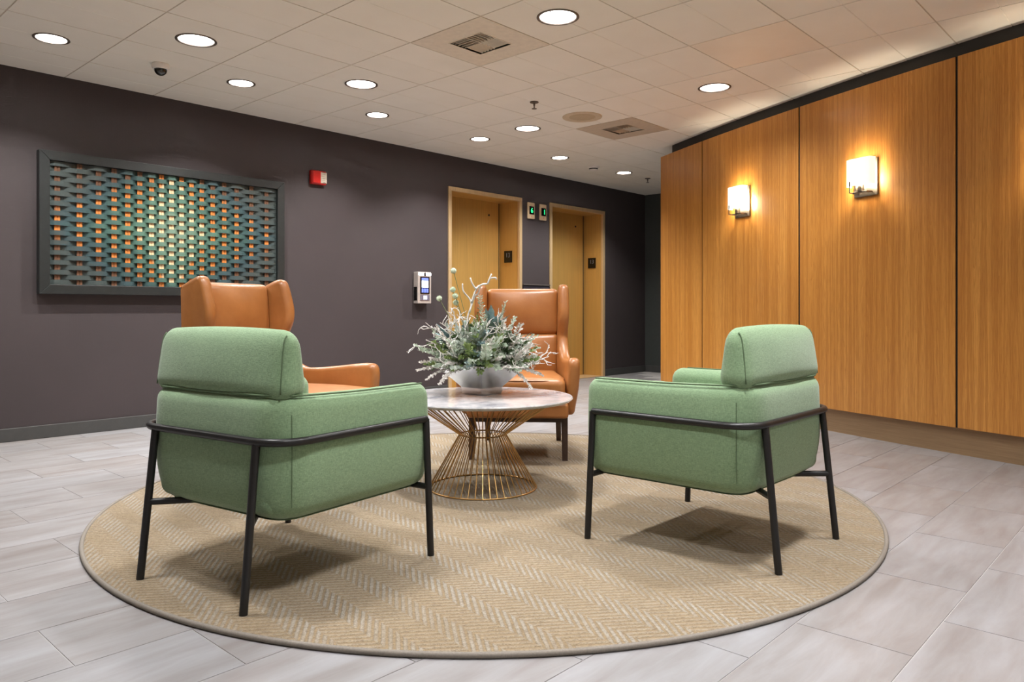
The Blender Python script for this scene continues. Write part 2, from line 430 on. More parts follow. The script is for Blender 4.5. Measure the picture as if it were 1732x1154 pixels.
# ================================================================== STRUCTURE
# floor slab + tiles
floor = MB().box(X0-.4, XF+.4, Y0-.4, YW+.4, -0.10, -0.002).build('floor', M_GROUT)
struct(floor, 'pale grey porcelain tile floor laid in running bond', 'floor')
RUG_C, RUG_R = (2.617, 2.568), 1.736
TL, TW, GAP = 0.5985, 0.3073, 0.0018
def tile_mesh(lx, wy):
    mb = MB(); a, b, e = lx/2, wy/2, 0.0009
    mb.add([(-a,-b,-.003),(a,-b,-.003),(a,b,-.003),(-a,b,-.003),(-a+e,-b+e,0),(a-e,-b+e,0),(a-e,b-e,0),(-a+e,b-e,0)],
           [(4,5,6,7),(0,1,5,4),(1,2,6,5),(2,3,7,6),(3,0,4,7)])
    return mb.mesh('tile', M_FLOOR)
full = tile_mesh(TL-GAP, TW-GAP)
cand = []
rest = MB()
for k in range(-9, 19):
    y0 = 0.558 + TW*k; y1 = y0 + TW
    if y1 <= Y0 or y0 >= YW: continue
    off = 0.937 if k % 2 == 0 else 0.639
    for i in range(-6, 16):
        x0 = off + TL*i; x1 = x0 + TL
        if x1 <= X0 or x0 >= XF: continue
        cx_, cy_ = (x0+x1)/2, (y0+y1)/2
        far = max(math.hypot(x-RUG_C[0], y-RUG_C[1]) for x in (x0,x1) for y in (y0,y1))
        if far < RUG_R - 0.03: continue
        if math.hypot(x0-AC.x, y1-AC.y) < R_BACK - 0.3: continue          # behind the curved wall
        d = Vector((cx_, cy_)).dot(fwd); l = Vector((cx_, cy_)).dot(rgt)
        px = CX + F_PX*l/d if d > .3 else -9999; py = HY + F_PX*CAM_H/d if d > .3 else 9999
        cand.append((not (-260 < px < 2000 and py < 1420), x0, x1, y0, y1))
def clip_tile(x0, x1, y0, y1):
    return max(x0, X0), min(x1, XF), max(y0, Y0), min(y1, YW)
for out, x0, x1, y0, y1 in cand:
    a0, a1, b0, b1 = clip_tile(x0, x1, y0, y1)
    if a1-a0 < .02 or b1-b0 < .02: continue
    if out:
        rest.add([(a0,b0,0),(a1-GAP,b0,0),(a1-GAP,b1-GAP,0),(a0,b1-GAP,0)], [(0,1,2,3)]); continue
    me = full if (a1-a0 > TL-.001 and b1-b0 > TW-.001) else tile_mesh(a1-a0-GAP, b1-b0-GAP)
    inst('floor_tile', me, floor, ((a0+a1)/2, (b0+b1)/2, 0))
fr = rest.build('floor_tile_field', M_FLOOR, floor); fr['kind'] = 'stuff'

# left wall with two elevator openings
ELV = [(5.432, 6.607), (7.122, 8.276)]; EH = 2.222
wl = MB()
xs = [X0-.3, ELV[0][0], ELV[0][1], ELV[1][0], ELV[1][1], XF+.3]
for i in range(0, 6, 2): wl.box(xs[i], xs[i+1], YW, YW+.45, -.05, 2.85)
for a, b in ELV: wl.box(a, b, YW, YW+.45, EH, 2.85)
struct(wl.build('wall_left', M_WALL), 'dark plum grey woven wallcovering wall with two elevator openings', 'wall')
struct(MB().box(XF, XF+.2, Y0-.2, YW, -.05, 2.85).build('wall_far', M_FARWALL), 'charcoal end wall past the elevators', 'wall')
struct(MB().box(X0-.2, X0, Y0-.2, YW, -.05, 2.85).build('wall_entry', M_CREAM), 'cream wall behind the viewer on the left', 'wall')
struct(MB().box(X0, XF, Y0-.2, Y0, -.05, 2.85).build('wall_back', M_CREAM), 'cream wall behind the viewer', 'wall')

def baseboard(x0, x1, y0, y1, lab, name):
    o = MB().box(x0, x1, y0, y1, 0, .092).build(name, M_BASEB, bevel=.004)
    return struct(o, lab, 'baseboard')
baseboard(X0, ELV[0][0]-.01, YW-.012, YW, 'grey baseboard along the plum wall below the woven panel', 'baseboard_left')
baseboard(ELV[1][1]+.01, XF, YW-.012, YW, 'short grey baseboard between the far elevator and the corner', 'baseboard_corner')
baseboard(XF-.012, XF, 2.5, YW-.013, 'grey baseboard on the charcoal end wall', 'baseboard_far')
# dark panel between the elevators
tp = struct(empty('trim_1', (6.865, YW, 0)), 'dark metal panel with a thin ledge between the elevator doors', 'panel')
MB().box(-.24, .24, -.02, 0, .0, 1.19).build('panel_face', plain('dark_metal_panel', (62, 58, 66), .35, .4), tp)
MB().box(-.245, .245, -.028, 0, 1.19, 1.205).build('ledge', plain('ledge_metal', (120, 112, 108), .35, .5), tp)

# elevators
for i, (a, b) in enumerate(ELV):
    d = struct(empty('door_%d' % (i+1), ((a+b)/2, YW, 0)), ('nearer' if i == 0 else 'farther') + ' bronze elevator door in a deep bronze frame', 'elevator door')
    h = (b-a)/2; t = .045; dep = .31
    for s in (-1, 1):
        MB().box(min(s*h, s*(h-t)), max(s*h, s*(h-t)), -.016, .02, 0, EH-.045).build('jamb_trim', M_BRASSF, d, bevel=.003)
        MB().box(min(s*(h-.006), s*(h-t+.004)), max(s*(h-.006), s*(h-t+.004)), .02, dep+.05, 0, EH-.04).build('jamb', M_BRASSD, d)
    MB().box(-h, h, -.016, .02, EH-.045, EH).build('head_trim', M_BRASSF, d, bevel=.003)
    MB().box(-h+.006, h-.006, .02, dep+.05, EH-.04, EH-.004).build('head_soffit', M_BRASSD, d)
    pn = MB().box(-h+t+.002, h-t-.002, dep, dep+.03, .006, EH-.02).build('door_panel', M_BRASSD, d, bevel=.002)
    MB().box(-h, h, dep+.06, dep+.12, 0, EH).build('back_closure', M_DARKB, d)  # unseen closure added to block the light leak above the door panel
    MB().box(-h+t, h-t, .0, dep, -.003, .006).build('sill', M_BRASSF, d)
    MB().box(h-t-.022, h-t-.016, dep-.006, dep, .01, EH-.045).build('door_gap_strip', M_DARKB, pn)
    kh = MB().lathe([(0.0,0),(.012,0),(.012,.006),(0,.006)], 12)
    kh.xform(Matrix.Translation((h-.24, dep-.005, EH-.20)) @ Matrix.Rotation(PI/2, 4, 'X')); kh.build('key_hole', M_DARKB, pn)
    # floor marker plate on the inner face of the far jamb
    sg = MB().box(h-t-.004, h-t+.004, .11, .235, 1.46, 1.60); sg = sg.build('floor_marker', M_GLASSBK, d)
    tx = bpy.data.curves.new('floor_number', 'FONT'); tx.body = '13'; tx.size = .075; tx.extrude = .001; tx.align_x = 'CENTER'; tx.align_y = 'CENTER'
    to = bpy.data.objects.new('tmp', tx); C.objects.link(to)
    me = bpy.data.meshes.new_from_object(to); bpy.data.objects.remove(to)
    me.transform(Matrix.Translation((h-t-.0055, .1725, 1.545)) @ Matrix(((0,0,-1,0),(1,0,0,0),(0,1,0,0),(0,0,0,1))) @ Matrix.Rotation(PI, 4, 'Y') @ Matrix.Scale(-1, 4, (0,0,1)))
    me.materials.clear(); me.materials.append(M_SIGNTXT)
    inst('floor_number', me, sg)

# curved wood wall
wr = arc_slab(TH_BACK0, th_last, R_BACK, R_BACK-.12, -.02, 2.85, 60).build('wall_right', M_BLACKWALL)
struct(wr, 'curved wall clad with tall oak panels separated by black reveals', 'wall')
edges = [TH_END, TH_A, TH_B, TH_C, TH_C + PW, TH_C + 2*PW, TH_C + 3*PW]
GR = 0.008 / R_PANEL
for i in range(len(edges)-1):
    t0 = edges[i] + (GR if i else 0); t1 = edges[i+1] - GR
    if t0 > th_last: break
    t1 = min(t1, th_last)
    p = arc_pt((t0+t1)/2, R_PANEL)
    mb = arc_slab(t0, t1, R_PANEL, R_PANEL-.046, .17, 2.459, 16); mb.v = [(x-p[0], y-p[1], z) for x, y, z in mb.v]
    o = mb.build('oak_panel', M_WOOD, wr, bevel=.0015); o.location = (p[0], p[1], 0)
for t0 in edges[1:-1]:
    if t0 < th_last: arc_slab(t0-GR*.9, t0+GR*.9, R_PANEL-.007, R_BACK+.001, .17, 2.459, 1).build('gap_shade_strip', M_GAPSHADE, wr)  # added black filler standing in for shade in the open gaps
struct(arc_slab(TH_BACK0, th_last, R_BACK+.006, R_BACK, 0, .168, 48).build('baseboard_right', M_KICK), 'tall bronze kick plate under the oak panels', 'baseboard')

# ceiling: plenum slab, grid bars, tiles
ceil = MB().box(X0-.3, XF+.3, Y0-.3, YW+.5, HC+.22, HC+.28).build('ceiling', M_PLENUM)
struct(ceil, 'beige suspended tile ceiling', 'ceiling')
GX0, GDX, GY0, GDY = 1.142, 0.6128, 3.0, 0.62
gx = [X0] + [GX0+GDX*k for k in range(-4, 14)] + [XF]
gy = [Y0] + [GY0+GDY*k for k in range(-7, 5)] + [YW]
gx = [g for i, g in enumerate(gx) if i == 0 or g - gx[i-1] > .05]
gy = [g for i, g in enumerate(gy) if i == 0 or g - gy[i-1] > .05]
for g in gx[1:-1]: MB().box(-.012, .012, Y0, YW, 0, .018).build('grid_bar', M_TBAR, ceil).location = (g, 0, HC+.003)
for g in gy[1:-1]: MB().box(X0, XF, -.012, .012, 0, .016).build('grid_bar', M_TBAR, ceil).location = (0, g, HC+.0035)
BIG = [(2.068,4.565),(3.295,4.565),(5.13,4.565),(3.30,2.695),(5.13,2.695),
       (2.068,2.695),(.84,2.695),(.84,.835),(2.068,.835),(3.295,.835),(.84,-1.02),(3.295,-1.02)]  # this row and the next: unseen downlights added for fill light
SML = [(1.448+1.2256*k, 5.175) for k in range(6)] + [(.222,5.175)]  # last one is unseen, added to extend the row
def ctile(x0, x1, y0, y1, hole=None, flat=False):
    a, b, g = (x1-x0)/2-.004, (y1-y0)/2-.004, .0035
    T = .012; mb = MB()
    if flat:
        mb.add([(-a,-b,0),(a,-b,0),(a,b,0),(-a,b,0)], [(0,1,2,3)])
    elif hole:
        r, n = hole, 20
        for s in (1, -1):
            e = math.sqrt(r*r-g*g); a0 = math.asin(g/r)
            arc = [(r*math.cos(PI-a0-(PI-2*a0)*k/n), s*r*math.sin(PI-a0-(PI-2*a0)*k/n), 0) for k in range(n+1)]
            mb.add([(-a,s*b,0),(-a,s*g,0)] + arc + [(a,s*g,0),(a,s*b,0)], [tuple(range(n+5))])
        for s in (1, -1):
            for q in (1, -1):
                mb.add([(q*a,s*g,0),(q*r,s*g,0),(q*r,0,g),(q*a,0,g)], [(0,1,2,3)])
    else:
        for s in (1, -1):
            mb.add([(-a,s*b,0),(a,s*b,0),(a,s*g,0),(-a,s*g,0)], [(0,1,2,3)])
            mb.add([(-a,s*g,0),(a,s*g,0),(a,0,g),(-a,0,g)], [(0,1,2,3)])
    mb.add([(-a,-b,0),(a,-b,0),(a,b,0),(-a,b,0),(-a,-b,T),(a,-b,T),(a,b,T),(-a,b,T)], [(0,1,5,4),(1,2,6,5),(2,3,7,6),(3,0,4,7)])
    return mb.mesh('ceiling_tile', M_CEIL)
cache = {}
VENTS = [(GX0+GDX*3+GDX/2, GY0+GDY/2), (GX0+GDX*7+GDX/2, GY0+GDY*1.5)]
for i in range(len(gx)-1):
    for j in range(len(gy)-1):
        x0, x1, y0, y1 = gx[i], gx[i+1], gy[j], gy[j+1]; cx_, cy_ = (x0+x1)/2, (y0+y1)/2
        if math.hypot(x0-AC.x, y1-AC.y) < R_BACK - .25 and math.hypot(x0-AC.x, y0-AC.y) < R_BACK - .25 and cy_ < 3.6: continue
        if any(abs(v[0]-cx_) < .1 and abs(v[1]-cy_) < .1 for v in VENTS): continue
        hole = None
        if any(abs(l[0]-cx_) < .1 and abs(l[1]-cy_) < .1 for l in BIG): hole = .112
        if any(abs(l[0]-cx_) < .1 and abs(l[1]-cy_) < .1 for l in SML): hole = .092
        if abs(cx_-4.513) < .1 and abs(cy_-2.07) < .1:
            gt = ctile(x0, x1, y0, y1, None, True); gt.materials.clear(); gt.materials.append(M_GLOSST)
            inst('ceiling_tile', gt, ceil, (cx_, cy_, HC)); continue
        key = (round(x1-x0, 3), round(y1-y0, 3), hole)
        if key not in cache: cache[key] = ctile(x0, x1, y0, y1, hole)
        inst('ceiling_tile', cache[key], ceil, (cx_, cy_, HC))

# ================================================================== CEILING FIXTURES
def area(name, parent, size, power, rgb, z, spread):
    ld = bpy.data.lights.new(name, 'AREA'); ld.shape = 'DISK'; ld.size = size; ld.energy = power; ld.color = rgb; ld.spread = spread
    o = bpy.data.objects.new(name, ld); C.objects.link(o); o.parent = parent; o.location = (0,0,z); return o
def snap(p):
    return (min(((gx[i]+gx[i+1])/2 for i in range(len(gx)-1)), key=lambda v: abs(v-p[0])), min(((gy[i]+gy[i+1])/2 for i in range(len(gy)-1)), key=lambda v: abs(v-p[1])))
def downlight(p, big, label, group):
    p = snap(p); r = .108 if big else .088; o = empty('recessed_downlight', (p[0], p[1], HC))
    MB().lathe([(r, .002), (r+.012, .0), (r+.0125, -.003), (r+.006, -.005), (r-.004, -.004), (r-.006, .004)], 40).build('trim_ring', M_TRIMR, o, smooth=True)
    MB().lathe([(r-.005, .0), (r-.01, .03), (r-.022, .062), (r-.022, .066)], 40).build('reflector', M_REFL, o, smooth=True)
    MB().disc(r-.02, .064, 40, up=False).build('lens', M_LENS_B if big else M_LENS_S, o)
    if big:
        MB().box(-r+.012, r-.012, -.003, .003, .012, .03).build('louver_blade', M_TRIMR, o)
        MB().box(-.003, .003, -r+.012, r-.012, .012, .03).build('louver_blade', M_TRIMR, o)
        area('lamp', o, 2*r-.05, BIG_W, (.985, .985, 1.0), .060, math.radians(140))
    else:
        area('lamp', o, .06, SMALL_W, (1.0, .98, .95), .060, math.radians(170))
    return tag(o, label, 'ceiling light', group)
LB = ['large round downlight above the left part of the woven panel', 'large round downlight between the domed camera and the square vent', 'large round downlight beside the small row, left of the ceiling speaker',
      'large round downlight right of the near square air vent', 'large round downlight closest to the oak panel wall'] + ['unseen fill downlight added above the left green armchair', 'unseen fill downlight added behind the left green armchair towards the viewer', 'unseen fill downlight added right above the viewer',
      'unseen fill downlight added above the rug edge nearest the viewer', 'unseen fill downlight added above the right green armchair', 'unseen fill downlight added farthest back behind the viewer', 'unseen fill downlight added behind the viewer near the oak wall']
LS = ['small bright downlight at the far left over the plum wall', 'small bright downlight just right of the domed camera', 'small bright downlight below the second large downlight', 'fourth small bright downlight from the left, above the near elevator',
      'second last small bright downlight before the far corner', 'farthest small bright downlight near the end wall', 'unseen small downlight added left of the woven panel end of the row']
for p, l in zip(BIG, LB): downlight(p, True, l, 'large recessed downlights')
for p, l in zip(SML, LS): downlight(p, False, l, 'small downlights along the plum wall')

def vent(p, label, rgb):
    o = empty('air_vent', (p[0], p[1], HC)); hx, hy = GDX/2-.004, GDY/2-.004; s = .135
    m = plain('vent_enamel', rgb, .5)
    mb = MB()
    for x0, x1, y0, y1 in ((-hx, hx, -hy, -s), (-hx, hx, s, hy), (-hx, -s, -s, s), (s, hx, -s, s)): mb.box(x0, x1, y0, y1, -.001, .012)
    mb.build('face_plate', m, o)
    MB().box(-s, s, -s, s, .05, .055).build('duct_back', M_DARKB, o)
    fr_ = MB()
    for x0, x1, y0, y1 in ((-s-.006, s+.006, -s-.006, -s), (-s-.006, s+.006, s, s+.006), (-s-.006, -s, -s, s), (s, s+.006, -s, s)): fr_.box(x0, x1, y0, y1, -.004, .05)
    fr_.build('grille_frame', m, o)
    for qx in (-1, 1):                        # four quadrants of tilted blades
        for qy in (-1, 1):
            for k in range(5):
                c = s*(k+.5)/5*1.0
                bl = MB()
                if qx*qy > 0:
                    bl.add([(0, c*qy-.004*qy, 0), (s*qx, c*qy-.004*qy, 0), (s*qx, c*qy-.020*qy, .026), (0, c*qy-.020*qy, .026)], [(0,1,2,3)])
                else:
                    bl.add([(c*qx-.004*qx, 0, 0), (c*qx-.004*qx, s*qy, 0), (c*qx-.020*qx, s*qy, .026), (c*qx-.020*qx, 0, .026)], [(0,1,2,3)])
                b = bl.build('blade', m, o); sm = b.modifiers.new('solid', 'SOLIDIFY'); sm.thickness = .002
    return tag(o, label, 'air vent', 'ceiling air vents')
vent(VENTS[0], 'near square beige air vent with a small four way grille', (226, 216, 200))
vent(VENTS[1], 'far square air vent with a small grille beside the ceiling speaker', (200, 184, 164))

o = empty('dome_camera', (2.10, 5.17, HC))
MB().lathe([(0,0),(.052,0),(.056,-.012),(.055,-.028),(.05,-.036),(.0,-.036)], 32).build('housing', M_WHITEP, o, smooth=True, angle=.6)
MB().lathe([(.041*math.cos(PI/2*k/8), -.036-.041*math.sin(PI/2*k/8)) for k in range(9)], 28).build('dome', plain('smoked_dome', (22, 22, 20), .06, spec=.8), o, smooth=True, merge=True)
tag(o, 'white security camera with a smoked dome on the ceiling', 'camera')
def sprinkler(p, label):
    o = empty('sprinkler_head', (p[0], p[1], HC))
    MB().lathe([(0,0),(.036,0),(.034,-.006),(.012,-.010),(.012,-.012),(0,-.012)], 24).build('escutcheon', M_TRIMR, o, smooth=True, angle=.6)
    MB().lathe([(.008,-.010),(.008,-.028),(.005,-.03),(.005,-.052)], 12).build('nozzle', M_TRIMR, o, smooth=True)
    MB().lathe([(0,-.052),(.02,-.052),(.02,-.055),(0,-.055)], 16).build('deflector', M_TRIMR, o)
    return tag(o, label, 'sprinkler', 'ceiling sprinklers')
sprinkler((4.505, 3.93), 'pendent sprinkler head left of the ceiling speaker'); sprinkler((8.1, 5.17), 'small pendent sprinkler head near the end wall corner')
o = empty('ceiling_speaker', (5.13, 3.93, HC))
MB().lathe([(0,-.004),(.115,-.004),(.16,-.008),(.168,-.006),(.17,0)], 40).build('rim', plain('speaker_beige', (205, 186, 158), .55), o, smooth=True)
MB().lathe([(0,-.010),(.07,-.010),(.10,-.008),(.112,-.004)], 36).build('grille', plain('speaker_mesh', (188, 168, 138), .7, scale=400, var=.2), o, smooth=True)
tag(o, 'round beige speaker grille flush in the ceiling', 'speaker')
o = empty('smoke_detector', (7.0, 5.2, HC))
MB().lathe([(0,0),(.07,0),(.07,-.012),(.05,-.02),(.048,-.04),(.03,-.048),(0,-.05)], 28).build('body', M_WHITEP, o, smooth=True, angle=.7)
MB().lathe([(.0501,-.024),(.0506,-.028),(.0495,-.036)], 24).build('vent_slot', M_DARKB, o)
tag(o, 'small white smoke detector on the ceiling near the elevators', 'smoke detector')

# ================================================================== WALL THINGS
# woven panel
ax0, ax1, az0, az1 = 1.58, 3.455, 1.008, 2.008
art = empty('woven_wall_art', ((ax0+ax1)/2, YW, az0)); acx = (ax0+ax1)/2
tag(art, 'framed panel of woven teal strips over orange wood slats on the plum wall', 'wall art')
W2, HT, FW, FD = (ax1-ax0)/2, az1-az0, .066, .065
def frame_bar(pts, y0, y1):
    mb = MB(); n = len(pts)
    mb.add([(x, y0, z) for x, z in pts] + [(x, y1, z) for x, z in pts], [tuple(range(n)), tuple(range(n, 2*n))[::-1]] + [(i, (i+1)%n, n+(i+1)%n, n+i) for i in range(n)])
    return mb
O = [(-W2,0),(W2,0),(W2,HT),(-W2,HT)]; I = [(-W2+FW,FW),(W2-FW,FW),(W2-FW,HT-FW),(-W2+FW,HT-FW)]
for i in range(4):
    j = (i+1) % 4
    frame_bar([O[i], O[j], I[j], I[i]], -FD, 0).build('frame_bar', M_FRAME, art, bevel=.003)
MB().box(-W2+FW, W2-FW, -.008, 0, FW, HT-FW).build('backing', M_DARKB, art)
SX = [1.7, 1.843, 1.97, 2.077, 2.173, 2.26, 2.347, 2.422, 2.499, 2.578, 2.657, 2.741, 2.832, 2.93, 3.038, 3.17, 3.311]
SX = [1.580 + (s-1.580)*.994 - acx for s in SX]
SZ0, SZ1 = FW+.001, HT-FW-.001; NS = 25; SP = (SZ1-SZ0)/NS
zc = (SZ0+SZ1)/2
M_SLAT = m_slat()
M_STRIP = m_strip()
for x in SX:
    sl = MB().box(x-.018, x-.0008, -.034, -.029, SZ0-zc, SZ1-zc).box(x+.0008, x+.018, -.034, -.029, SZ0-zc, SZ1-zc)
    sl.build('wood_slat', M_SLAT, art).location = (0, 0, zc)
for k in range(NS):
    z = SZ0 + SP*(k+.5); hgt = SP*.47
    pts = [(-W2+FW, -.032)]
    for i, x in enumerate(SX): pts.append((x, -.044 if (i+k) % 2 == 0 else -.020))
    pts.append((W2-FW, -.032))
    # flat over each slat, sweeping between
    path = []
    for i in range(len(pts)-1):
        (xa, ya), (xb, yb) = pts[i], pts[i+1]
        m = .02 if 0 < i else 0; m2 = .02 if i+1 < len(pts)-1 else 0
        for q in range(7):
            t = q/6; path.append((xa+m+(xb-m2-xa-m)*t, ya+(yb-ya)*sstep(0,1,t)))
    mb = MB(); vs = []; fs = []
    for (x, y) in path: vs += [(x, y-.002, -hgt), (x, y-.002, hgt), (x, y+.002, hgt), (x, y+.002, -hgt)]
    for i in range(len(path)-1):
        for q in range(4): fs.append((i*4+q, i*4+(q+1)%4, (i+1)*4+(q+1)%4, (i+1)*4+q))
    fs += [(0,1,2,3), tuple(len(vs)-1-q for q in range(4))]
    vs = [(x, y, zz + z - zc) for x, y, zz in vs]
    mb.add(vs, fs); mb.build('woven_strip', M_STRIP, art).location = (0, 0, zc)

# fire alarm
o = empty('fire_alarm_strobe', (3.815, YW, 2.10)); 
rb = rbox(.078, .024, .063, .012, 3); rb.xform(Matrix.Translation((0, -.024, 0))).build('housing', M_RED, o, smooth=True, merge=True)
MB().box(-.07, .012, -.056, -.04, -.055, .055).build('face', M_RED, o, bevel=.006, seg=3)
st = MB()
for k in range(5):
    z0 = -.05 + .02*k
    st.box(.015, .078, -.05, -.03, z0, z0+.02); st.add([(.015,-.05,z0),(.078,-.05,z0),(.078,-.05,z0+.02),(.015,-.05,z0+.02),(.046,-.066,z0+.01)], [(0,1,4),(1,2,4),(2,3,4),(3,0,4),(0,3,2,1)])
st.build('strobe_lens', plain('clear_lens', (220, 210, 196), .1, 0, spec=.9), o)
tag(o, 'red fire alarm with a clear strobe on the plum wall', 'fire alarm')

def text_mesh(body, size, mat):
    tx = bpy.data.curves.new('t', 'FONT'); tx.body = body; tx.size = size; tx.extrude = .0008; tx.align_x = 'CENTER'; tx.align_y = 'CENTER'
    to = bpy.data.objects.new('tmp', tx); C.objects.link(to)
    me = bpy.data.meshes.new_from_object(to); bpy.data.objects.remove(to)
    me.transform(Matrix.Rotation(PI/2, 4, 'X')); me.materials.clear(); me.materials.append(mat); return me
for i, (x, ch, lab) in enumerate(((6.765, '6', 'beige elevator indicator showing a green 6, beside the nearer door'), (6.985, '1', 'beige elevator indicator showing a green 1, beside the farther door'))):
    o = empty('elevator_indicator', (x, YW, 2.085))
    rbox(.062, .012, .098, .010, 2).xform(Matrix.Translation((0,-.012,0))).build('plate', M_BEIGE, o, smooth=True, merge=True)
    MB().box(-.04, .04, -.0275, -.022, -.045, .05).build('display', M_GLASSBK, o)
    me = text_mesh(ch, .085, M_GREENLED); inst('floor_digit', me, o, (.002 if i == 0 else .012, -.0285, .0))
    MB().add([(-.012,-.0245,-.078),(.012,-.0245,-.078),(0,-.0245,-.058),(-.012,-.02,-.078),(.012,-.02,-.078),(0,-.02,-.058)], [(0,1,2),(3,5,4),(0,3,4,1),(1,4,5,2),(2,5,3,0)]).build('arrow', plain('arrow_rose', (226, 160, 130), .5), o)
    tag(o, lab, 'indicator', 'elevator floor indicators')

# wall scanner
o = empty('wall_access_terminal', (5.045, YW, .96)); 
MB().box(-.09, .09, -.075, 0, 0, .325).build('case', plain('pale_metal_case', (206, 196, 190), .35, .4), o, bevel=.008, seg=3)
for s in (-1, 1): MB().box(s*.046-.036, s*.046+.036, -.0775, -.07, .288, .314).build('light_bar', M_LEDW, o)
MB().box(-.012, .012, -.079, -.07, .286, .316).build('lens', M_GLASSBK, o)
sc = MB().box(-.062, .062, -.079, -.07, .10, .275).build('screen', M_GLASSBK, o)
MB().box(-.045, .045, -.0805, -.078, .165, .235).build('screen_picture', M_SCREEN, sc)
MB().box(-.045, .045, -.0805, -.078, .238, .262).build('screen_header', M_SCREENB, sc)
for k in range(3): MB().box(-.045+.032*k, -.02+.032*k, -.0805, -.078, .112, .155).build('screen_button', M_SCREENB, sc)
MB().box(-.062, .062, -.079, -.07, .032, .09).build('sensor_window', plain('sensor_grey', (110, 106, 120), .2), o)
MB().box(-.018, .022, -.081, -.078, .044, .080).build('sensor_light', M_LEDW, o)
MB().box(-.093, -.088, -.06, -.012, .03, .17).build('side_slot', M_GLASSBK, o)
tag(o, 'white wall access terminal with a lit screen left of the elevators', 'terminal')

# sconces
def sconce(th, label):
    p = arc_pt(th, R_PANEL); nrm = Vector((math.cos(th), math.sin(th)))     # points to the room
    o = empty('wall_sconce', (p[0], p[1], 1.685), rz=math.atan2(nrm.y, nrm.x) - PI/2 + PI)  # local -y faces the room
    MB().box(-.095, .095, -.012, .001, 0, .255).build('back_plate', M_NICKEL, o, bevel=.002)
    # frosted shade: thin curved glass box, open above and below
    hw, dp, z0, z1 = .1, .098, .07, .256
    plan = rounded_path([(-hw,-.034,0),(-hw,-dp+.012,0),(-hw*.6,-dp,0),(hw*.6,-dp,0),(hw,-dp+.012,0),(hw,-.034,0)], .012, 3)
    vs = []; fs = []; n = len(plan)
    for q in plan: vs += [(q.x, q.y, z0), (q.x, q.y, z1)]
    for i in range(n-1): fs.append((2*i, 2*i+2, 2*i+3, 2*i+1))
    sh = MB().add(vs, fs).build('shade', M_SHADE, o); sm = sh.modifiers.new('solid', 'SOLIDIFY'); sm.thickness = .004
    arm = MB().box(-.06, .06, -.07, -.06, .018, .03).box(-.06, -.05, -.06, -.012, .018, .03).box(.05, .06, -.06, -.012, .018, .03); arm.build('bracket', M_NICKEL, o, bevel=.001)
    MB().tube([(-.055, -.104, .022), (-.055, -.104, .10)], .0035, 8).build('pin', M_BLACK, o)
    MB().box(-.058, -.052, -.106, -.06, .02, .026).build('pin_arm', M_NICKEL, o)
    MB().lathe([(.0,.03),(.022,.03),(.022,.075),(0,.075)], 16, (0, -.058, 0)).build('lamp_holder', M_NICKEL, o)
    MB().lathe([(0,.08),(.02,.085),(.03,.115),(.026,.15),(.012,.17),(0,.172)], 16, (0, -.058, 0)).build('bulb', M_BULB, o, smooth=True)
    return tag(o, label, 'wall lamp', 'oak wall sconces')
S2 = arc_at_px(1466, R_PANEL); S1 = arc_at_px(1257, R_PANEL)
sconce(S1, 'glowing frosted sconce on the oak panel farther from the viewer'); sconce(S2, 'glowing frosted sconce on the widest oak panel with a nickel bracket')
sconce(S2 + (S2 - S1), 'glowing frosted sconce outside the picture on the nearest oak panel')

# ================================================================== RUG
rug = empty('round_rug', (RUG_C[0], RUG_C[1], 0), rz=math.radians(-7.0))
MB().lathe([(0,.0),(RUG_R-.01,.0),(RUG_R-.008,.011),(RUG_R-.02,.012),(RUG_R*.7,.012),(RUG_R*.35,.012),(.001,.012)], 128).build('pile', M_RUG, rug, smooth=True, angle=.6, merge=True)
MB().tube([((RUG_R-.004)*math.cos(2*PI*k/160), (RUG_R-.004)*math.sin(2*PI*k/160), .0085) for k in range(160)], .0085, 10, closed=True).build('edge_binding', M_BINDING, rug, smooth=True)
tag(rug, 'large round tan and beige herringbone rug with a grey bound edge', 'rug')
RZ = .012

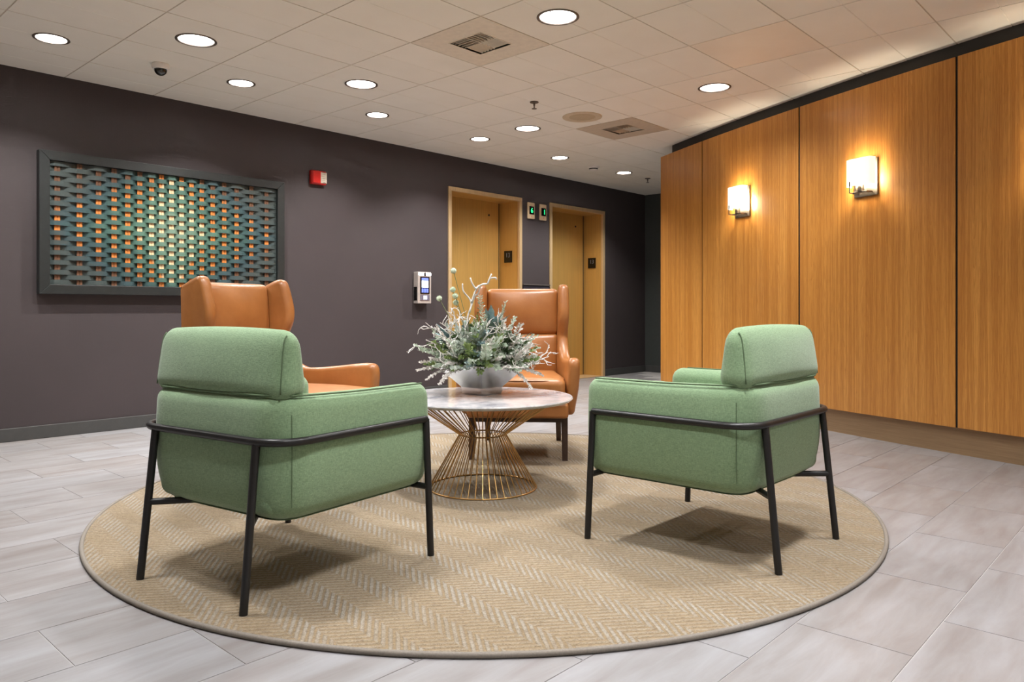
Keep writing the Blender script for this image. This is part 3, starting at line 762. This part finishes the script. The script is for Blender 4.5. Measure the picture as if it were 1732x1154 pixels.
# ================================================================== GREEN ARMCHAIRS
def green_chair(loc, ang, label):
    """local +y is the front; feet stand at the measured spots"""
    o = empty('green_armchair', (loc[0], loc[1], RZ), rz=ang - PI/2)
    o['label'] = label; o['category'] = 'armchair'; o['group'] = 'green armchairs'
    r = .0125; ZR = .495
    FX, FY, BX, BY = .378, .335, .366, -.305; LX = .262
    # rail
    rail = rounded_path([(-FX, FY, ZR), (-BX, BY, ZR), (BX, BY, ZR), (FX, FY, ZR)], .125, 10)
    MB().tube(rail, r, 12).build('rail', M_BLACK, o, smooth=True, angle=.8)
    for s in (-1, 1):
        MB().tube([(s*FX, FY, ZR), (s*(FX+.004), FY+.022, .0)], r, 12).build('front_leg', M_BLACK, o, smooth=True, angle=.8)
        MB().tube([(s*(LX-.004), BY+.002, ZR-.004), (s*(LX+.003), BY-.048, .0)], r, 12).build('rear_leg', M_BLACK, o, smooth=True, angle=.8)
        MB().tube([(s*LX, BY-.024, .25), (s*(LX-.17), BY+.15, .25)], r*.9, 10).build('diagonal_brace', M_BLACK, o, smooth=True, angle=.8)
    MB().tube([(-FX-.001, FY+.01, .25), (FX+.001, FY+.01, .25)], r*.9, 10).build('cross_bar', M_BLACK, o, smooth=True, angle=.8)
    # upholstered shell: a U shaped wall of padding
    th = .10; zb, zt = .246, .622; zc_ = (zb+zt)/2; hh = (zt-zb)/2
    def off(p, d):            # plan centre line set in from the rail
        return p
    cf = r + th/2 + .001
    ux, uy = FX-BX, FY-BY; L = math.hypot(ux, uy); nx, ny = uy/L, -ux/L     # outward normal of right side
    plan = [(-FX+nx*cf, FY+.005, 0), (-BX+nx*cf, BY+cf, 0), (BX-nx*cf, BY+cf, 0), (FX-nx*cf, FY+.005, 0)]
    path = rounded_path(plan, .085, 8)
    # refine straight runs
    P = []
    for i in range(len(path)-1):
        a, b = path[i], path[i+1]; n = max(1, int((b-a).length/.05))
        for k in range(n): P.append(a.lerp(b, k/n))
    P.append(path[-1])
    def section(inset):
        """rounded rectangle (offset across, height)"""
        hx, hz = th/2 - inset, hh - inset; rt, rbm = min(.046, hx*.98), min(.05, hx*.98); out = []
        for (sx, sz, a0, rr) in ((1, 1, 0, rt), (-1, 1, PI/2, rt), (-1, -1, PI, rbm), (1, -1, 1.5*PI, rbm)):
            for k in range(6):
                a = a0 + PI/2*k/5
                out.append((sx*(hx-rr) + rr*math.cos(a), sz*(hz-rr) + rr*math.sin(a)))
        # points along both faces so that the padding can swell
        outer = [(hx, -hz+rbm + (2*hz-rt-rbm)*k/9) for k in range(1, 9)]; inner = [(-hx, hz-rt - (2*hz-rt-rbm)*k/6) for k in range(1, 6)]
        return out[:12] + inner + out[12:] + outer
    vs = []; fs = []; rings = []
    def ring(c, tang, inset, shift):
        nrm = Vector((tang.y, -tang.x, 0)); c2 = c + tang*shift
        ids = []
        for (a, z) in section(inset):
            puff = .006*math.sin(PI*min(1, max(0, (z+hh)/(2*hh))))*(1 if a > 0 else .6)*(1 if a > 0 else -1)
            if a > 0 and z < 0: puff -= .026*(-z/hh)**2.2
            q = c2 + nrm*(a+puff); ids.append(len(vs)); vs.append((q.x, q.y, zc_ + z + .010*sstep(-.1, .4, -q.y)*(z > 0)))
        rings.append(ids)
    N = len(P)
    def tan_(i):
        t = P[min(i+1, N-1)] - P[max(i-1, 0)]; t.z = 0; return t.normalized()
    re = .045
    for k in range(6, 0, -1):
        a = PI/2*k/6; ring(P[0], tan_(0), re*(1-math.cos(a)), -re*math.sin(a))
    for i in range(N): ring(P[i], tan_(i), 0, 0)
    for k in range(1, 7):
        a = PI/2*k/6; ring(P[-1], tan_(N-1), re*(1-math.cos(a)), re*math.sin(a))
    n = len(rings[0])
    for i in range(len(rings)-1):
        for k in range(n): fs.append((rings[i][k], rings[i][(k+1)%n], rings[i+1][(k+1)%n], rings[i+1][k]))
    fs += [tuple(rings[0])[::-1], tuple(rings[-1])]
    shell = MB().add(vs, fs).build('upholstered_shell', M_GREEN, o, smooth=True)
    # piping along the outer top edge and seams at the rear corners
    pth = []
    for i in range(N):
        t = tan_(i); nrm = Vector((t.y, -t.x, 0)); q = P[i] + nrm*(th/2-.012)
        pth.append((q.x, q.y, zt + .004 - .005 + .010*sstep(-.1, .4, -q.y)))
    MB().tube(pth, .0032, 6).build('piping', M_PIPING, shell, smooth=True)
    for s in (0, 1):
        i = min(range(N), key=lambda k: (P[k]-Vector(plan[1+s])).length); i = i + (-1 if s == 0 else 1)
        t = tan_(i); nrm = Vector((t.y, -t.x, 0)); q = P[i] + nrm*(th/2+.0035)
        MB().tube([(q.x, q.y, zt-.05), (q.x+nrm.x*.0035, q.y+nrm.y*.0035, zc_), (q.x, q.y, zb+.05)], .0014, 5).build('seam', M_PIPING, shell)
    # seat: base block + loose cushion
    def dfm(x, y, z):
        k = (BX + (FX-BX)*((y+.0)-BY+.02)/(FY-BY)) / FX
        return (x*k, y, z)
    rbox(.30, .315, .075, .04, 6, dfm, (0, .035, .335)).build('seat_base', M_GREEN, o, smooth=True, merge=True)
    def dfs(x, y, z):
        k = (BX + (FX-BX)*(y-BY+.0)/(FY-BY)) / FX
        return (x*k, y, z + (.018*(1-(x/.3)**2)*(1-(y/.3)**2) if z > 0 else 0))
    rbox(.292, .29, .045, .036, 8, dfs, (0, .075, .445)).build('seat_cushion', M_GREEN, o, smooth=True, merge=True)
    # back cushion: a thin tall pillow, rounded over the top, overhanging the shell behind
    CW, CH, CT = .338, .112, .045
    def dfb(x, y, z):
        v = (z + CH)/(2*CH)
        y2 = y*(1.15 - .45*v) + (.022*(1-v) if y > 0 else 0) + .012*v
        bul = .026*math.sin(PI*max(0, min(1, .15+.7*v)))*(1-(x/CW)**2)
        y2 += -bul if y < 0 else bul*.3
        return (x*(1 - .03*v), y2, z - .010*(x/CW)**2*v)
    CY, CZ = -.225, .720
    bc = rbox(CW, CT, CH, (.058, .044, .055), 10, dfb, (0, CY, CZ)).build('back_cushion', M_GREEN, o, smooth=True, merge=True)
    for s in (-1, 1):
        ph = []
        for (y, z) in ((-.033, -.085), (-.034, 0), (-.034, .055), (-.031, .082), (-.022, .097)):
            q = dfb(s*(CW-.021), y, z); ph.append((q[0]+s*(.0005), q[1]+CY, q[2]+CZ))
        MB().tube(catmull(ph, 4), .0026, 6).build('piping', M_PIPING, bc, smooth=True)
    rbox(.235, .05, .13, .04, 5, lambda x, y, z: (x, y - .1*z*(y > 0), z), (0, -.185, .53)).build('lumbar_cushion', M_GREEN, o, smooth=True, merge=True)
    return o
green_chair((1.372, 2.372), math.radians(9.6), 'green armchair with black tube frame on the left, back to the viewer')
green_chair((2.716, 1.405), math.radians(90), 'green armchair with black tube frame on the right, by the oak wall')

# ================================================================== TAN WINGBACK CHAIRS
PROF = [(-.255,.275),(-.260,.40),(-.268,.60),(-.277,.85),(-.285,.985),(-.282,1.004),(-.262,1.013),(-.218,1.032),(-.168,1.050),(-.140,1.044),(-.122,1.02),(-.10,.95),(-.084,.88),(-.088,.82),(-.112,.76),(-.122,.72),(-.105,.67),(-.06,.615),(-.015,.583),(.03,.575),(.14,.582),(.28,.598),(.375,.608),(.42,.602),(.44,.575),(.442,.52),(.43,.42),(.41,.33),(.388,.29),(.35,.272),(.2,.268),(0,.267),(-.2,.268),(-.25,.27)]
def wing_chair(loc, ang, label):
    o = empty('wingback_chair', (loc[0], loc[1], RZ), rz=ang - PI/2)
    o['label'] = label; o['category'] = 'armchair'; o['group'] = 'tan leather wingback chairs'
    prof = [Vector((p[0], p[1], 0)) for p in PROF]; prof = catmull(prof, 3, closed=True)
    for s in (-1, 1):
        mb = MB(); n = len(prof); t = .034
        def xo(y, z):      # side leans outwards towards the front of the arm
            return .260 + .066*sstep(-.22, .25, y)*(1-.25*sstep(.55, .27, z)) - .012*sstep(.45, .27, z) + .006*sstep(.7, 1.05, z)
        # rounded slab: rings from inner face to outer face
        steps = [(-t, .022), (-t+.006, .010), (-t*.55, .002), (0, 0), (t*.55, .002), (t-.006, .010), (t, .022)]
        vs = []; fs = []
        cen = Vector((-.1, .6, 0))
        nr = []
        for i in range(n):
            tg_ = (prof[(i+1)%n]-prof[i-1]).normalized(); nr.append(Vector((tg_.y, -tg_.x, 0)))
        area2 = sum(prof[i].x*prof[(i+1)%n].y - prof[(i+1)%n].x*prof[i].y for i in range(n))
        sg = 1 if area2 < 0 else -1
        for (dx, ins) in steps:
            for i in range(n):
                q = prof[i] + nr[i]*ins*sg
                vs.append((s*(xo(q.x, q.y)+dx), q.x, q.y))
        for k in range(len(steps)-1):
            for i in range(n): fs.append((k*n+i, k*n+(i+1)%n, (k+1)*n+(i+1)%n, (k+1)*n+i))
        fs += [tuple(range(n)), tuple((len(steps)-1)*n+i for i in range(n))[::-1]]
        side = MB().add(vs, fs).build('side_wing', M_LEATHER, o, smooth=True, angle=1.2)
        seam = [(s*(xo(q.x, q.y)-t*.0+.0), q.x, q.y) for q in []]
    # outer back and inner back (two pads with a seam between)
    def lean(x, y, z): return (x, y - .035*(z-.45)/.6, z)
    rbox(.245, .030, .358, .028, 8, lambda x, y, z: lean(x, y, z+.632), (0, -.238, 0)).build('back_shell', M_LEATHER, o, smooth=True, merge=True)
    def padu(x, y, z):
        b = .036*(1-(x/.24)**2)*(1-(z/.152)**2)
        return lean(x, y + (b if y > 0 else 0), z + .872)
    rbox(.236, .055, .152, .032, 8, padu, (0, -.232, 0)).build('upper_back_pad', M_LEATHER, o, smooth=True, merge=True)
    def padl(x, y, z):
        b = .040*(1-(x/.24)**2)*(1-(z/.158)**2)
        return lean(x, y + (b if y > 0 else 0), z + .570)
    rbox(.236, .055, .158, .032, 8, padl, (0, -.222, 0)).build('lower_back_pad', M_LEATHER, o, smooth=True, merge=True)
    def cush(x, y, z):
        k = 1 + .19*sstep(-.25, .2, y)
        b = .02*(1-(x/.27)**2)*(1-(y/.32)**2) if z > 0 else 0
        return (x*k, y, z + b)
    sc_ = rbox(.232, .325, .066, .036, 9, cush, (0, .150, .424)).build('seat_cushion', M_LEATHER, o, smooth=True, merge=True)
    loop = []
    for k in range(60):
        a = 2*PI*k/60; c_, s_ = math.cos(a), math.sin(a)
        x = math.copysign(abs(c_)**.35, c_)*.226; y = math.copysign(abs(s_)**.35, s_)*.318
        q = cush(x, y, .05); loop.append((q[0], q[1]+.150, .424+.056))
    MB().tube(loop, .003, 5, closed=True).build('piping', M_LEATHER, sc_, smooth=True)
    rbox(.25, .34, .044, .018, 6, lambda x, y, z: (x*(1+.18*sstep(-.25, .2, y)), y, z), (0, .105, .306)).build('seat_rail', M_LEATHER, o, smooth=True, merge=True)
    # walnut base
    ap = MB().box(-.275, .275, .285, .315, .222, .262).box(-.255, .255, -.24, -.21, .222, .262).box(-.275, -.25, -.225, .3, .222, .262).box(.25, .275, -.225, .3, .222, .262)
    ap.build('base_frame', M_WALNUT, o)
    for s in (-1, 1):
        for (x, y, x2, y2) in ((.272, .305, .276, .318), (.235, -.225, .240, -.36)):
            mb = MB(); a, b = .020, .016
            vs = [(s*x-a, y-a, .262), (s*x+a, y-a, .262), (s*x+a, y+a, .262), (s*x-a, y+a, .262), (s*x2-b, y2-b, 0), (s*x2+b, y2-b, 0), (s*x2+b, y2+b, 0), (s*x2-b, y2+b, 0)]
            mb.add(vs, [(0,1,2,3),(7,6,5,4),(0,4,5,1),(1,5,6,2),(2,6,7,3),(3,7,4,0)])
            mb.build('leg', M_WALNUT, o, bevel=.002)
    return o
wing_chair((1.945, 3.484), math.radians(-72.3), 'tan leather wingback chair in front of the woven panel')
wing_chair((3.517, 3.181), math.atan2(-.634, -.774), 'tan leather wingback chair facing the viewer in front of the elevators')

# ================================================================== TABLE
TC = (2.653, 2.656)
tb = empty('coffee_table', (TC[0], TC[1], RZ))
tag(tb, 'round marble top coffee table on a brass wire hourglass base', 'coffee table')
TZ = .467 - RZ; TR = .45
MB().lathe([(0,TZ-.018),(TR-.012,TZ-.018),(TR-.002,TZ-.010),(TR,TZ-.005),(TR-.003,TZ),(0,TZ)], 96).build('table_top', M_MARBLE, tb, smooth=True, angle=.5, merge=True)
RB_, RWST, RT_, ZW = .268, .117, .36, .265
def ring_t(r, z, tr, name): MB().tube([(r*math.cos(2*PI*k/80), r*math.sin(2*PI*k/80), z) for k in range(80)], tr, 8, closed=True).build(name, M_BRASSW, tb, smooth=True)
ring_t(RB_, .004, .004, 'base_ring'); ring_t(RWST-.004, ZW, .0035, 'waist_ring'); ring_t(RT_, TZ-.022, .004, 'top_ring'); ring_t(RT_*.62, TZ-.022, .004, 'inner_top_ring')
wm = MB().tube([(RB_, 0, .004), (RWST, 0, ZW), (RT_, 0, TZ-.022)], .0027, 6).mesh('wire', M_BRASSW, True, angle=.9)
for k in range(48): inst('wire', wm, tb, rot=(0, 0, 2*PI*k/48))

# ================================================================== PLANTER AND ARRANGEMENT
VC = (2.734, 2.743)
vz = .468
va = empty('faceted_planter', (VC[0], VC[1], vz), rz=YAW + PI + .03)
def sqring(r, z): return [(r*math.cos(PI/2*k), r*math.sin(PI/2*k), z) for k in range(4)]
lv = [(.102, 0), (.105, .016), (.107, .034), (.246, .150), (.247, .154), (.238, .154), (.104, .045), (.0, .045)]
vs = []; fs = []
for r, z in lv: vs += sqring(max(r, .0005), z)
for i in range(len(lv)-1):
    for k in range(4): fs.append((i*4+k, i*4+(k+1)%4, (i+1)*4+(k+1)%4, (i+1)*4+k))
fs.append(tuple(range(4))[::-1])
MB().add(vs, fs).build('bowl', M_PEWTER, va, bevel=.0015)
MB().add(sqring(.222, .138), [tuple(range(4))]).build('moss', plain('dark_moss', (60, 66, 44), .95, var=.4, scale=60), va)
tag(va, 'faceted silver planter on the marble table', 'planter')

ar = empty('floral_arrangement', (VC[0], VC[1], vz + .135))
tag(ar, 'frosted arrangement of greenery, pale twigs and thistle balls in the planter', 'flower arrangement')
def leafmat(name, a, b, rough=.7):
    t = NT(name); n = t.noise(t.coord(rnd=True), 30, 4); t.set(col=t.ramp(n, [(.3, lin(a)), (.7, lin(b))]), rough=rough, spec=.3); return t.m
L_TEAL = leafmat('teal_leaf', (92, 120, 122), (168, 186, 184)); L_GREEN = leafmat('fern_green', (84, 104, 52), (138, 156, 96))
L_FROST = leafmat('frosted_green', (150, 168, 142), (214, 222, 208)); L_WHITE = leafmat('flocked_white', (196, 190, 184), (232, 228, 222))
L_SAGE = leafmat('sage_leaf', (136, 148, 136), (200, 206, 196)); L_BALL = leafmat('thistle_pale', (168, 186, 156), (226, 232, 214)); L_DEEP = leafmat('deep_green', (52, 70, 44), (96, 116, 76)); L_STEM = leafmat('stem_olive', (96, 108, 70), (132, 140, 98))
rnd = random.Random(21)
def cdir(az, el):
    """az 0 = towards the viewer, positive = to the viewer's right"""
    f = -fwd; r_ = rgt
    h = f*math.cos(az) + r_*math.sin(az)
    return Vector((h.x*math.cos(el), h.y*math.cos(el), math.sin(el)))
def curve(az, el, L, droop, n=10, base=.05, wob=.012):
    d = cdir(az, el); p = cdir(az, 0)*base + Vector((rnd.uniform(-.02,.02), rnd.uniform(-.02,.02), 0)); pts = [p.copy()]; step = L/n
    for i in range(n):
        d = (d + Vector((rnd.uniform(-1,1)*wob*6, rnd.uniform(-1,1)*wob*6, -droop/n))).normalized(); p = p + d*step; pts.append(p.copy())
    return pts
def blade(mb, p, d, up, L, W, fold=.25, n=5, serr=0.0):
    d = d.normalized(); s = d.cross(up)
    if s.length < 1e-3: s = d.cross(Vector((1,0,0)))
    s.normalize(); u = s.cross(d); vs = []; fs = []
    for i in range(n+1):
        t = i/n; w_ = W*math.sin(PI*min(1, t*.92+.06))**.8*(1 + (serr if i % 2 else -serr)); c = p + d*L*t + u*(-.12*L*t*t)
        if i == n: w_ = .0004
        vs += [c - s*w_ + u*w_*fold, c, c + s*w_ + u*w_*fold]
    for i in range(n):
        a = i*3; fs += [(a, a+1, a+4, a+3), (a+1, a+2, a+5, a+4)]
    mb.add(vs, fs)
def fern(az, el, L, droop, mat, name, lf=.03, lw=.0042, dens=26, base=.05):
    return sprig(curve(az, el, L, droop, base=base), mat, name, lf, lw, dens)
def sprig(pts, mat, name, lf, lw, dens):
    sm = catmull(pts, 3); mb = MB(); mb.tube(sm, [.0018*(1-.7*i/len(sm)) for i in range(len(sm))], 5)
    for k in range(dens):
        t = .12 + .88*k/dens; i = min(len(sm)-2, int(t*(len(sm)-1))); p = sm[i]; d = (sm[i+1]-sm[i]).normalized()
        for s in (-1, 1):
            up = Vector((0,0,1)); side = d.cross(up).normalized()*s
            l = lf*(1-.6*t)*rnd.uniform(.7, 1.2)
            dd = (d*.75 + side*.8 + Vector((rnd.uniform(-.3,.3), rnd.uniform(-.3,.3), rnd.uniform(-.3,.45)))).normalized()
            mb.add([tuple(p + d*.001), tuple(p + dd*l*.5 + Vector((0,0,lw))), tuple(p + dd*l), tuple(p + dd*l*.5 - Vector((0,0,lw)))], [(0,1,2),(0,2,3)])
            if rnd.random() < .7:
                q = p + dd*l*.55; d2 = (dd + Vector((rnd.uniform(-.8,.8), rnd.uniform(-.8,.8), rnd.uniform(-.6,.8)))).normalized(); s2 = d2.cross(dd).normalized()*lw
                mb.add([tuple(q), tuple(q + d2*l*.3 + s2), tuple(q + d2*l*.62), tuple(q + d2*l*.3 - s2)], [(0,1,2),(0,2,3)])
    return mb.build(name, mat, ar)
def coral(az, el, L, droop, r0=.0042, depth=3):
    mb = MB()
    def grow(p, d, L, r, lev):
        n = 7; pts = [p.copy()]; q = p.copy(); dd = d.copy()
        for i in range(n):
            dd = (dd + Vector((rnd.uniform(-1,1)*.5, rnd.uniform(-1,1)*.5, rnd.uniform(-1,1)*.5 - droop*.1))).normalized(); q = q + dd*L/n; q.z = max(q.z, .012); pts.append(q.copy())
            if lev > 0 and i in (2, 4, 5) :
                sd = (dd + Vector((rnd.uniform(-1,1), rnd.uniform(-1,1), rnd.uniform(-.6,1)))*.9).normalized()
                grow(q, sd, L*rnd.uniform(.34, .55), r*.72, lev-1)
        sm = catmull(pts, 3); mb.tube(sm, [r*(1-.45*i/len(sm)) for i in range(len(sm))], 6)
    grow(cdir(az, 0)*.05, cdir(az, el), L, r0, depth); return mb.build('coral_twig', L_WHITE, ar, smooth=True)
D_ = math.radians
# greenery all round: low sprigs drooping over the rim, middle and upper tiers
KINDS = [L_FROST, L_GREEN, L_FROST, L_WHITE, L_FROST, L_SAGE, L_GREEN, L_FROST, L_WHITE, L_DEEP]
for tier, cnt, e0, e1, l0, l1, d0, d1, b0, b1 in ((0, 34, 16, 34, .14, .19, .25, .6, .10, .15), (1, 40, 32, 58, .19, .26, .15, .4, .08, .15), (2, 30, 56, 88, .20, .29, .1, .3, .0, .12), (3, 20, 20, 46, .12, .17, .3, .6, .10, .14)):
    for k in range(cnt):
        az = -PI + 2*PI*k/cnt + rnd.uniform(-.12, .12)
        fern(az, D_(rnd.uniform(e0, e1)), rnd.uniform(l0, l1), rnd.uniform(d0, d1), KINDS[(k*7 + tier*3) % 10], 'fern_sprig', rnd.uniform(.036, .056), .0062, 20, base=rnd.uniform(b0, b1))
for k in range(90):                              # dense short sprigs filling the dome
    zz = (k + .5)/90; a = k*2.39996; el = math.asin(min(1, .08 + .92*zz)); d = cdir(a, el); b0 = Vector((d.x*.16, d.y*.16, d.z*.165))
    pts = [b0 + d*(.012*i) + Vector((rnd.uniform(-.003,.003), rnd.uniform(-.003,.003), -.0006*i*i)) for i in range(9)]
    sprig(pts, (L_GREEN, L_FROST, L_DEEP, L_SAGE, L_FROST, L_GREEN, L_TEAL)[k % 7], 'filler_sprig', rnd.uniform(.034, .05), .0078, 14)
for az, el, L, dr in ((-1.25,8,.20,.35),(-1.05,2,.20,.6),(-.7,4,.20,.8),(1.2,8,.19,.5),(1.4,14,.20,.9),(.9,2,.24,1.0),(-1.4,18,.20,.3)):
    fern(az, D_(el), L, dr, L_WHITE, 'flocked_sprig', .034, .006, 26, base=.13)
fern(D_(175), D_(72), .40, .1, L_FROST, 'tall_frosted_sprig', .05, .005, 34); fern(D_(150), D_(74), .36, .1, L_FROST, 'tall_frosted_sprig', .05, .005, 34)
# leaf clusters
def cluster(az, el, dist, n, L, W, mat, name, spread=.55):
    c = cdir(az, el)*dist; d0 = cdir(az, el)
    for k in range(n):
        a = 2*PI*k/n + rnd.uniform(-.2, .2)
        t1 = d0.orthogonal().normalized(); t2 = d0.cross(t1); sp = spread*rnd.uniform(.5, 1.15) if k else 0.0
        d = (d0 + (t1*math.cos(a) + t2*math.sin(a))*sp).normalized()
        mb = MB(); blade(mb, c - d*.02, d, Vector((0,0,1)), L*rnd.uniform(.75, 1.1), W*rnd.uniform(.8, 1.15), .3, 9, .16); mb.build(name, mat, ar)
cluster(D_(-80), D_(38), .19, 9, .15, .019, L_TEAL, 'teal_leaf'); cluster(D_(40), D_(66), .20, 10, .15, .019, L_TEAL, 'teal_leaf', .5)
cluster(D_(60), D_(40), .18, 6, .14, .016, L_SAGE, 'sage_leaf'); cluster(D_(-30), D_(28), .16, 6, .12, .015, L_SAGE, 'sage_leaf'); cluster(D_(100), D_(30), .22, 6, .13, .016, L_SAGE, 'sage_leaf')
cluster(D_(-140), D_(45), .2, 6, .13, .018, L_TEAL, 'teal_leaf'); cluster(D_(150), D_(45), .2, 6, .13, .018, L_SAGE, 'sage_leaf'); cluster(D_(-10), D_(48), .17, 7, .12, .015, L_SAGE, 'sage_leaf'); cluster(D_(15), D_(18), .2, 6, .10, .013, L_FROST, 'frosted_leaf')
# twigs
for az, el, L in ((-20,60,.27),(-60,68,.30),(-100,72,.30),(10,48,.25),(60,42,.28),(75,26,.28),(35,36,.25),(-50,28,.25),(-80,18,.28),(110,38,.27),(-5,70,.28),(-120,48,.27),(20,32,.24),(50,62,.26),(-60,55,.28),(-30,76,.30),(0,58,.27),(-90,50,.27),(25,70,.28),(-15,45,.26),(70,52,.26),(-30,34,.25),(85,16,.27),(150,50,.26)):
    coral(D_(az), D_(el), L, .1, .0042, 2)
# long bare twigs with hooked ends above the left side
for pts in ([(-.06,.0,.1),(-.075,0,.24),(-.055,.01,.33),(-.095,0,.39),(-.10,0,.43)], [(-.055,.01,.33),(-.03,.01,.40),(.0,.01,.425),(.03,.0,.43),(.04,.0,.455),(.07,0,.46),(.075,0,.45)], [(-.03,.01,.40),(-.05,0,.43),(-.06,0,.46)], [(.03,0,.43),(.05,0,.48)], [(-.065,0,.28),(-.04,.02,.36),(-.02,.02,.38),(-.01,.02,.42)]):
    P = [Vector((rgt.x*x + fwd.x*y, rgt.y*x + fwd.y*y, z)) for x, y, z in pts]; sm = catmull(P, 5)
    MB().tube(sm, [.0052*(1-.3*i/len(sm)) for i in range(len(sm))], 7).build('bare_twig', L_WHITE, ar, smooth=True)
# thistle balls
def ball(px, py, dd=0.0, r=.017):
    dep = 3.87 + dd; x = (px-CX)/F_PX*dep; z = CAM_H - (py-HY)/F_PX*dep
    w_ = fwd*dep + rgt*x; c = Vector((w_.x-VC[0], w_.y-VC[1], z-vz-.135))
    sm = catmull([Vector((c.x*.15, c.y*.15, .02)), Vector((c.x*.6, c.y*.6, c.z*.55)), c], 8)
    st_ = MB().tube(sm, .0016, 6).build('thistle_stem', L_STEM, ar, smooth=True)
    mb = MB(); n = 90
    for k in range(n):
        zz = 1 - 2*(k+.5)/n; a = k*2.39996; q = math.sqrt(1-zz*zz); d = Vector((q*math.cos(a), q*math.sin(a), zz)); s = d.orthogonal().normalized()*.0030; s2 = d.cross(s)
        p0 = c + d*r*.5
        mb.add([tuple(p0+s), tuple(p0-s*.5+s2*.87), tuple(p0-s*.5-s2*.87), tuple(c + d*r*rnd.uniform(.92, 1.12))], [(0,1,3),(1,2,3),(2,0,3)])
    ico = bmesh.new(); bmesh.ops.create_icosphere(ico, subdivisions=2, radius=r*.72)
    mb.add([tuple(v.co + c) for v in ico.verts], [tuple(v.index for v in f.verts) for f in ico.faces]); ico.free()
    mb.build('thistle_ball', L_BALL, st_)
for a in ((767,458,0),(766,490,.02),(770,501,-.02),(771,512,.0),(743,505,.05)): ball(*a)
